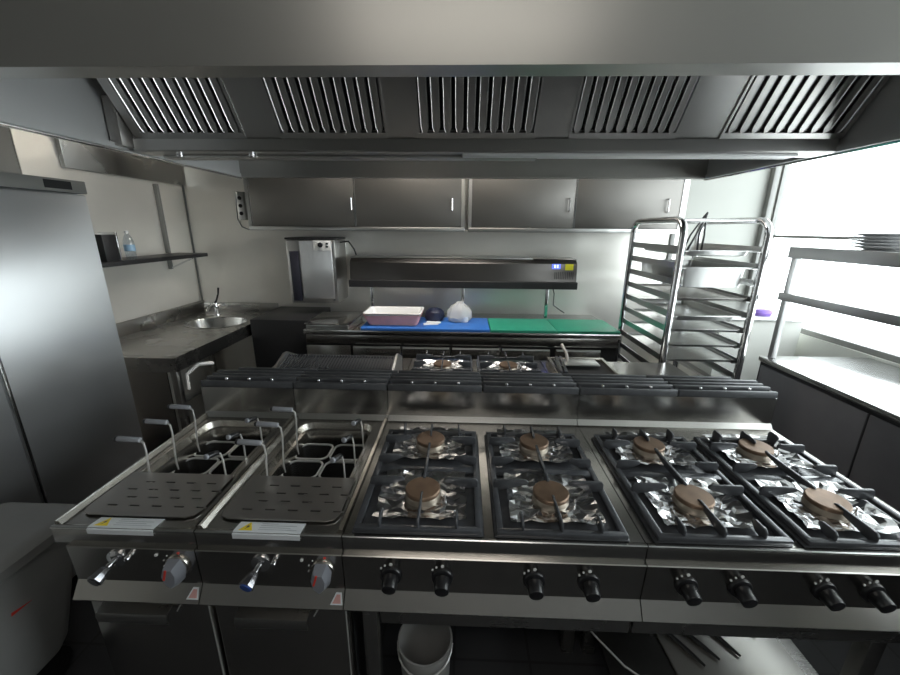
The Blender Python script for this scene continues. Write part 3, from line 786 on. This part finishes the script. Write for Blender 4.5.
MB().tube([(-.77, 2.60, 1.53), (-.70, 2.62, 1.54), (-.665, 2.66, 1.47), (-.655, 2.70, 1.40)], .007, 8).build('cable', 'black', root)

# chilled topping unit on posts
root = thing('topping_chiller', 'long low steel topping chiller with blue display raised above the cutting boards', 'topping chiller', (.3, 2.58, .88))
cx0, cx1, yf = -.655, 1.265, 2.44
MB().prism([(yf, 1.21), (yf + .02, 1.375), (yf + .06, 1.405), (2.74, 1.405), (2.74, 1.185), (yf, 1.185)], 'x', cx0, cx1, .004).build('housing', 'chiller', root)
MB().prism([(yf - .022, 1.168), (yf - .022, 1.222), (yf - .001, 1.228), (yf - .001, 1.168)], 'x', cx0 - .005, cx1 + .005).build('front_rail', 'dark', root)
MB().box(cx0 - .004, .90, yf + .055, 2.74, 1.406, 1.418, .004).build('lid', 'tray', root)
MB().box(.905, cx1 + .003, yf + .045, 2.74, 1.406, 1.416, .004).build('motor_cover', 'panel', root)
def cface(u, v, d=.001): return (u, yf + (v - 1.21) * .121 - d, v)
def decal(name, x0, x1, z0, z1, mat, par, d=.001, d2=.003):
    p = [(x0, z0), (x1, z0), (x1, z1), (x0, z1)]
    return MB().loft([[cface(*k, d) for k in p], [cface(*k, d2) for k in p]]).build(name, mat, par, 0)
dsp = decal('display', 1.055, 1.125, 1.335, 1.375, 'display', root)
q = MB()
for k, xx in enumerate((1.072, 1.094)):
    for z in (1.346, 1.355, 1.364):
        p = [(xx, z), (xx + .014, z), (xx + .014, z + .003), (xx, z + .003)]
        q.loft([[cface(*a, .0032) for a in p], [cface(*a, .0036) for a in p]])
q.build('digits', 'digits', dsp, 0)
decal('yellow_label', 1.165, 1.232, 1.325, 1.375, 'olive', root)
q = MB()
for k in range(11):
    xx = 1.08 + k * .015; p = [(xx, 1.25), (xx + .005, 1.25), (xx + .005, 1.31), (xx, 1.31)]
    q.loft([[cface(*a, .0005) for a in p], [cface(*a, .0015) for a in p]])
q.build('vent_slots', 'matt', root, 0)
for xx in (-.50, .30, 1.03): MB().box(xx, xx + .026, 2.50, 2.53, .9015, 1.184, .003).build('post', 'tube', root)
MB().tube([(1.10, 2.60, 1.185), (1.13, 2.62, 1.10), (1.15, 2.7, .98), (1.22, 2.72, .93), (1.26, 2.72, .905)], .005, 8).build('cable', 'black', root)

# drawer counter
root = thing('drawer_counter', 'refrigerated steel drawer counter along the back wall under the cutting boards', 'drawer counter', (.30, 2.41, 0))
kx0, kx1 = -.94, 1.535
MB().box(kx0, kx1, 2.06, 2.76, .84, .88, .004).build('worktop', 'bright', root)
MB().box(kx0 + .01, kx1 - .01, 2.10, 2.75, .10, .839).build('carcass', 'dark', root)
MB().box(kx0 + .01, kx1 - .01, 2.076, 2.099, .765, .838, .002).build('fascia', 'panel', root)
nd = 5; wd = (1.40 + .56) / nd
for k in range(nd):
    a = -.56 + wd * k + .003; c = a + wd - .006
    if k == nd - 1: a += .03
    d = MB().box(a, c, 2.068, 2.098, .46, .752, .004).build('drawer', 'panel', root)
    MB().prism([(2.067, .752), (2.050, .752), (2.047, .742), (2.050, .738), (2.067, .742)], 'x', a + .01, c - .01).build('drawer_pull', 'tray', d)
    MB().box(a, c, 2.068, 2.098, .13, .45, .004).build('drawer', 'panel', root)
MB().box(-.93, -.575, 2.068, 2.098, .13, .752, .004).build('door', 'panel', root)
for xx in (kx0 + .08, kx1 - .08):
    for yy in (2.16, 2.68): MB().cyl((xx, yy, 0), (xx, yy, .10), .022, seg=12).build('foot', 'counter', root)

def board(x0, x1, mat, label):
    q = MB().prism(rrect(x0, x1, 2.062, 2.47, .012, 3), 'z', .8805, .901, .002)
    return mesh_thing(q, 'cutting_board', mat, label, 'cutting board', 'cutting boards on the drawer counter')
board(-.488, .527, 'blue', 'long blue cutting board on the back counter, under the pink-lined tub')
board(.533, 1.044, 'green', 'green cutting board directly next to the blue board')
board(1.050, 1.53, 'green', 'green cutting board at the end of the counter by the tray trolley')

root = thing('lidded_tray', 'flat steel lidded tray on the back counter left of the blue board', 'lidded tray', (-.74, 2.3, .88))
MB().box(-.925, -.585, 2.08, 2.50, .8805, .915, .006).build('tray', 'tray', root)
MB().box(-.935, -.575, 2.07, 2.51, .9155, .928, .005).build('lid', 'panel', root)

# tub with pink lining
root = thing('food_tub', 'white rectangular tub wrapped in pink paper on the blue cutting board', 'tub', (-.24, 2.30, .90))
def tl(d, z, s=0.): return [(x, y, z) for x, y in rrect(-.475 + d, -.02 - d, 2.12 + d, 2.41 - d, .03, 4)]
z0 = .9015
MB().loft([tl(.035, z0), tl(.012, z0 + .07), tl(.0, z0 + .098), tl(-.006, z0 + .102), tl(.004, z0 + .104), tl(.012, z0 + .095), tl(.04, z0 + .012)], True, True).build('tub_body', 'white', root)
def wl(d, z):
    L = []
    for k, (x, y, zz) in enumerate(tl(d, z)): L.append((x, y, zz + .008 * math.sin(k * 2.3)))
    return L
MB().loft([tl(.032, z0 + .003), tl(.007, z0 + .06), tl(.001, z0 + .080), [(x, y, zz + .009 * math.sin(k * 1.7)) for k, (x, y, zz) in enumerate(tl(-.004, z0 + .088))]], False, False).build('pink_lining', 'pink', root)
# dark bag with white sachets and wrapped bundle
q = MB().lathe([(0, 0), (.085, 0), (.10, .03), (.092, .07), (.06, .095), (.02, .10), (0, .10)], (.075, 2.37, .9015), 20, .82, .85)
for v in q.bm.verts: v.co += Vector((random.uniform(-.006, .006), random.uniform(-.006, .006), random.uniform(0, .008)))
for v in q.bm.verts: v.co.z = max(v.co.z, .9015)
mesh_thing(q, 'plastic_bag', 'bag', 'dark navy plastic bag on the blue board between tub and clear bundle', 'bag')
for k, (x, y, r) in enumerate(((.055, 2.215, .2), (.075, 2.255, -.1))):
    mt = Matrix.Translation((x, y, .9015 + .0045 * k)) @ Matrix.Rotation(r, 4, 'Z')
    q = MB().box(-.06, .06, -.03, .03, 0, .004, .001, 2, mt)
    mesh_thing(q, 'paper_sachet', 'label', ['white paper sachet nearest the front edge of the blue board', 'white paper sachet lying just behind, against the navy bag'][k], 'sachet')
q = MB().lathe([(0, 0), (.08, 0), (.105, .035), (.10, .08), (.075, .12), (.035, .15), (.02, .165), (0, .16)], (.285, 2.35, .9015), 22, 1., .8)
for v in q.bm.verts:
    v.co += Vector((random.uniform(-.008, .008), random.uniform(-.008, .008), random.uniform(-.006, .008))); v.co.z = max(v.co.z, .9015)
root = thing('wrapped_bundle', 'clear plastic bag bundle at the end of the blue cutting board', 'bag', (.28, 2.35, .9015))
q.build('bag_film', 'wrap', root)
MB().lathe([(0, 0), (.035, 0), (.038, .02), (.036, .045), (0, .05)], (.325, 2.31, .904), 18).build('white_cup', 'white', root)

# ------------------------------------------------------------------ tray trolley
root = thing('tray_trolley', 'tall tubular steel tray trolley behind the right end of the cooking block', 'tray trolley', (1.81, 1.86, 0))
tx0, tx1, ty0, ty1, zt_ = 1.582, 2.062, 1.52, 2.20, 1.715
r = .0205; R = .085
for xx in (tx0, tx1):
    pts = [(xx, ty0, .12), (xx, ty0, zt_ - R)]
    pts += [(xx, ty0 + R * (1 - math.cos(a)), zt_ - R + R * math.sin(a)) for a in (PI / 8, PI / 4, PI * 3 / 8, PI / 2)]
    pts += [(xx, ty1 - R * (1 - math.cos(a)), zt_ - R + R * math.sin(a)) for a in (PI / 2, PI * 3 / 8, PI / 4, PI / 8)]
    pts += [(xx, ty1, zt_ - R), (xx, ty1, .12)]
    MB().tube(pts, r, 14).build('hoop', 'tube', root)
for yy, zz in ((ty0 + .10, zt_ - .002), (ty1 - .10, zt_ - .002), (ty0, .16), (ty1, .16)):
    MB().tube([(tx0, yy, zz), (tx1, yy, zz)], .012, 12).build('cross_bar', 'tube', root)
NT = 13; tz = [1.535 - .098 * k for k in range(NT)]
for s, xx in ((1, tx0), (-1, tx1)):
    for z in tz:
        a, c = (xx + .016, xx + .046) if s > 0 else (xx - .046, xx - .016)
        q = MB().box(a, c, ty0 - .005, ty1 + .005, z, z + .003)
        q.box(xx + s * .012, xx + s * .016, ty0 - .005, ty1 + .005, z - .006, z + .032) if s > 0 else q.box(xx - .016, xx - .012, ty0 - .005, ty1 + .005, z - .006, z + .032)
        q.build('runner', 'tray', root)
for xx in (tx0, tx1):
    for yy in (ty0, ty1):
        w_ = MB().cyl((xx - .014, yy, .05), (xx + .014, yy, .05), .05, seg=20, bev=.005).build('caster', 'black', root)
        MB().box(xx - .022, xx - .017, yy - .015, yy + .015, .04, .12).box(xx + .017, xx + .022, yy - .015, yy + .015, .04, .12).box(xx - .022, xx + .022, yy - .015, yy + .015, .115, .125).build('caster_fork', 'tube', w_)
def tray(tier, depth, label, y0=ty0 + .01, y1=ty1 - .03, mat='tray', tilt=0., name='oven_tray'):
    z = tz[tier] + .0032; a, c = tx0 + .024, tx1 - .024
    rt = thing(name, label, 'tray', ((a + c) / 2, (y0 + y1) / 2, z), 'trays on the trolley')
    def L(d, h): return [(x, y, z + h + tilt * (y - y0)) for x, y in rrect(a + d, c - d, y0 + d, y1 - d, .02, 3)]
    if depth > 0:   # pan hanging by its rim between the runners
        MB().loft([L(0, 0), L(0, .004), L(.030, .004), L(.034, -.004), L(.042, -depth), L(.06, -depth - .006), L(.058, -depth - .009), L(.039, -depth - .004), L(.03, 0)], False, False).loft([L(.06, -depth - .009), L(.06, -depth - .006)]).build('pan', mat, rt)
    else:
        MB().loft([L(.0, .014), L(-.0, .016), L(.004, .014), L(.010, .004), L(.02, .003), L(.02, .0), L(.006, .0), L(.0, .012)], False, False).loft([L(.02, 0), L(.02, .003)]).build('sheet', mat, rt)
    return rt
desc = [
    (0, .022, 'shallow steel tray on the topmost runners of the trolley', 'tray'),
    (1, .115, 'deep pale steel pan second from the top of the trolley', 'tray'),
    (3, .0, 'dark-edged flat tray on the fourth runners of the trolley', 'plate'),
    (4, .03, 'shallow bright pan on the fifth runners, below the dark-edged tray', 'tray'),
    (5, .0, 'flat tray on the sixth runners of the trolley', 'tray'),
    (6, .0, 'flat tray on the seventh runners of the trolley', 'tray'),
    (7, .0, 'flat tray on the eighth runners, lowest fully seen above the flue grilles', 'tray'),
]
for ti, dp, lab, mt_ in desc: tray(ti, dp, lab, mat=mt_)
# tongs standing in the top pan
for k, (x, yy) in enumerate(((1.94, 1.95), (1.968, 2.0))):
    rt = thing('kitchen_tongs', ['black tongs leaning left, standing in the trolley top tray', 'black tongs standing upright in the trolley top tray'][k], 'tongs', (x, yy, 1.515), 'tongs on the trolley')
    z = 1.512
    ln = -.10 if k == 0 else .0
    for s in (-1, 1):
        MB().tube([(x + ln + s * .014, yy, z + .002), (x + ln * .6 + s * .018, yy, z + .11), (x + s * .006, yy, z + .235), (x + .012, yy, z + .26)], [.008, .006, .006, .006], 8).build('arm', 'black', rt)

# ------------------------------------------------------------------ right counter with two-tier overshelf
root = thing('side_counter', 'bright steel-topped counter along the window wall', 'counter', (2.59, .2, 0))
MB().box(2.25, 2.945, -1.2, 1.62, .84, .872, .004).build('worktop', 'bright', root)
MB().box(2.262, 2.93, -1.19, 1.61, .08, .839).build('carcass', 'dark', root)
for k in range(4):
    a = -1.18 + .695 * k; MB().box(2.252, 2.2615, a, a + .685, .10, .82, .003).build('front_panel', 'front', root)
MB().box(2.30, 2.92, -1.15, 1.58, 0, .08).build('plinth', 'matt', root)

root = thing('overshelf', 'grey two-tier steel overshelf standing on the window-side counter', 'overshelf', (2.5, .6, .872))
for yy in (1.565, -.95):
    for xx in (2.285,): MB().box(xx, xx + .032, yy, yy + .032, .8725, 1.552, .003).build('post', 'shelfgrey', root)
MB().box(2.283, 2.70, -.95, 1.60, 1.5525, 1.566, .002).build('top_board', 'bright', root)
MB().box(2.270, 2.2825, -.96, 1.61, 1.500, 1.566, .002).build('top_beam', 'shelfgrey', root)
MB().box(2.270, 2.284, -.96, 1.61, 1.245, 1.292, .002).build('front_beam', 'shelfgrey', root)
MB().box(2.3175, 2.52, -.95, 1.60, 1.262, 1.274, .002).build('lower_board', 'bright', root)
for yy in (1.568, -.94): MB().box(2.284, 2.52, yy, yy + .02, 1.246, 1.2615).build('cross_rail', 'shelfgrey', root)
# stack of plates on the top board
for k in range(5):
    z = 1.5665 + .0155 * k
    q = MB().lathe([(0, .003), (.06, .003), (.062, 0), (.068, 0), (.072, .004), (.132, .017), (.134, .019), (.130, .020), (.07, .008), (0, .007)], (2.46, 1.27, z), 40)
    mesh_thing(q, 'dinner_plate', 'plateware', ['bottom grey plate of the stack on the overshelf', 'second plate from the bottom of the overshelf stack', 'middle plate of the overshelf stack', 'second plate from the top of the overshelf stack', 'topmost grey plate of the stack on the overshelf'][k], 'plate', 'plates stacked on the overshelf')
# corner stand beyond the counter
root = thing('corner_stand', 'pale steel stand in the corner beyond the window-side counter', 'stand', (2.57, 2.42, 0))
MB().box(2.27, 2.89, 2.06, 2.72, 1.00, 1.03, .003).build('top_board', 'tray', root)
MB().box(2.28, 2.88, 2.08, 2.71, .06, .999).build('carcass', 'paint', root)
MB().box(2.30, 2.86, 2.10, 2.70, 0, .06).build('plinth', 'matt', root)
q = MB().lathe([(0, 0), (.05, 0), (.06, .02), (.045, .04), (0, .048)], (2.63, 2.16, 1.0305), 18, 1.2, .8)
mesh_thing(q, 'folded_cloth', 'purple', 'small purple cloth on the corner stand by the trolley', 'cloth')

# ------------------------------------------------------------------ under the ranges
root = thing('bucket', 'pale plastic bucket on the floor beneath the middle gas range', 'bucket', (.20, .17, 0))
MB().lathe([(0, .0), (.078, .0), (.080, .004), (.090, .275), (.095, .277), (.095, .290), (.089, .290), (.085, .275), (.075, .008), (0, .008)], (.20, .17, 0), 40).build('pail', 'bin', root)
MB().tube([(.20 + .094 * math.cos(a), .17 + .094 * math.sin(a) - .008, .278 - .03 * math.sin(PI * k / 12)) for k, a in ((k, -PI + PI * k / 12) for k in range(13))], .003, 8).build('bail_handle', 'wire', root)
mesh_thing(MB().tube([(.70, .14, .45), (.76, .13, .38), (.86, .11, .28), (.98, .10, .195)], .0032, 8), 'gas_hose', 'wire', 'thin bright hose slanting down beneath the ranges', 'hose')
mt = Matrix.Translation((1.26, .34, .1855)) @ Matrix.Rotation(.05, 4, 'Z')
mesh_thing(MB().box(-.20, .24, -.20, .20, 0, .006, .001, 2, mt), 'metal_sheet', 'hood', 'bright steel sheet lying on the shelf beneath the right gas range', 'sheet')
for k, (x, y, a) in enumerate(((1.12, .26, -1.0), (1.18, .28, -.95), (1.27, .30, -1.05), (1.36, .36, -.8))):
    dx, dy = .10 * math.cos(a), .10 * math.sin(a)
    q = MB().tube([(x - dx, y - dy, .1995), (x + dx * .5, y + dy * .5, .1995)], .0075, 8).tube([(x + dx * .5, y + dy * .5, .1995), (x + dx, y + dy, .1995)], [.0075, .004], 8)
    mesh_thing(q, 'iron_bar', 'black', ['black iron bar at the left of the four on the steel sheet', 'black iron bar second from the left on the steel sheet', 'black iron bar third from the left on the steel sheet', 'black iron bar at the right of the four on the steel sheet'][k], 'bar', 'iron bars on the steel sheet')

# ------------------------------------------------------------------ lighting
wd = bpy.data.worlds.new('World'); bpy.context.scene.world = wd; wd.use_nodes = True
bg = wd.node_tree.nodes['Background']; bg.inputs['Color'].default_value = (.93, .98, 1, 1); bg.inputs['Strength'].default_value = 3.1
def area(name, loc, size, power, rot, col=(1, 1, 1), portal=False):
    l = bpy.data.lights.new(name, 'AREA'); l.shape = 'RECTANGLE'; l.size, l.size_y = size; l.energy = power; l.color = col
    o = bpy.data.objects.new(name, l); C.objects.link(o); o.location = loc; o.rotation_euler = rot
    if portal: l.cycles.is_portal = True
    return o
area('window_portal', (XR + .09, .725, 1.75), (1.62, 4.06), 1, (0, PI / 2, 0), portal=True)
# fill lamps added for brightness behind the cook and over the back aisle
def fill_lamp(x, y, label, e):
    root = thing('fill_lamp', label, 'added fill lamp', (x, y, ZC - .05))
    MB().box(x - .62, x + .62, y - .17, y + .17, ZC - .05, ZC - .001, .004).build('housing', 'white', root)
    if True:
        m_, nt_, b_ = newmat('fill glow'); b_.inputs['Emission Color'].default_value = (1, .95, .88, 1); b_.inputs['Emission Strength'].default_value = e
    MB().box(x - .60, x + .60, y - .15, y + .15, ZC - .056, ZC - .0505).build('diffuser', m_, root)
fill_lamp(.3, -1.5, 'long added fill lamp over the aisle in front of the cooking block', 3.2)
fill_lamp(.1, 2.05, 'long added fill lamp over the back aisle', 11.)

# ------------------------------------------------------------------ camera
cam = bpy.data.cameras.new('Camera'); co = bpy.data.objects.new('Camera', cam); C.objects.link(co)
cam.sensor_width = 36; cam.lens = 383.934 / 900 * 36; cam.clip_start = .02
pi_, ya, ro = .2771, -.0317, .008
cp, sp, cy, sy, cr, sr = math.cos(pi_), math.sin(pi_), math.cos(ya), math.sin(ya), math.cos(ro), math.sin(ro)
fw = Vector((sy * cp, cy * cp, -sp)); rt = Vector((cy, -sy, 0)); up = rt.cross(fw)
r2_, u2_ = rt * cr + up * sr, -rt * sr + up * cr
co.matrix_world = Matrix(((r2_.x, u2_.x, -fw.x, .3091), (r2_.y, u2_.y, -fw.y, -.8251), (r2_.z, u2_.z, -fw.z, 1.6559), (0, 0, 0, 1)))
sc = bpy.context.scene; sc.camera = co
sc.view_settings.view_transform = 'Standard'; sc.view_settings.look = 'None'; sc.view_settings.gamma = 1
sc.view_settings.use_curve_mapping = False; sc.view_settings.exposure = 1.2
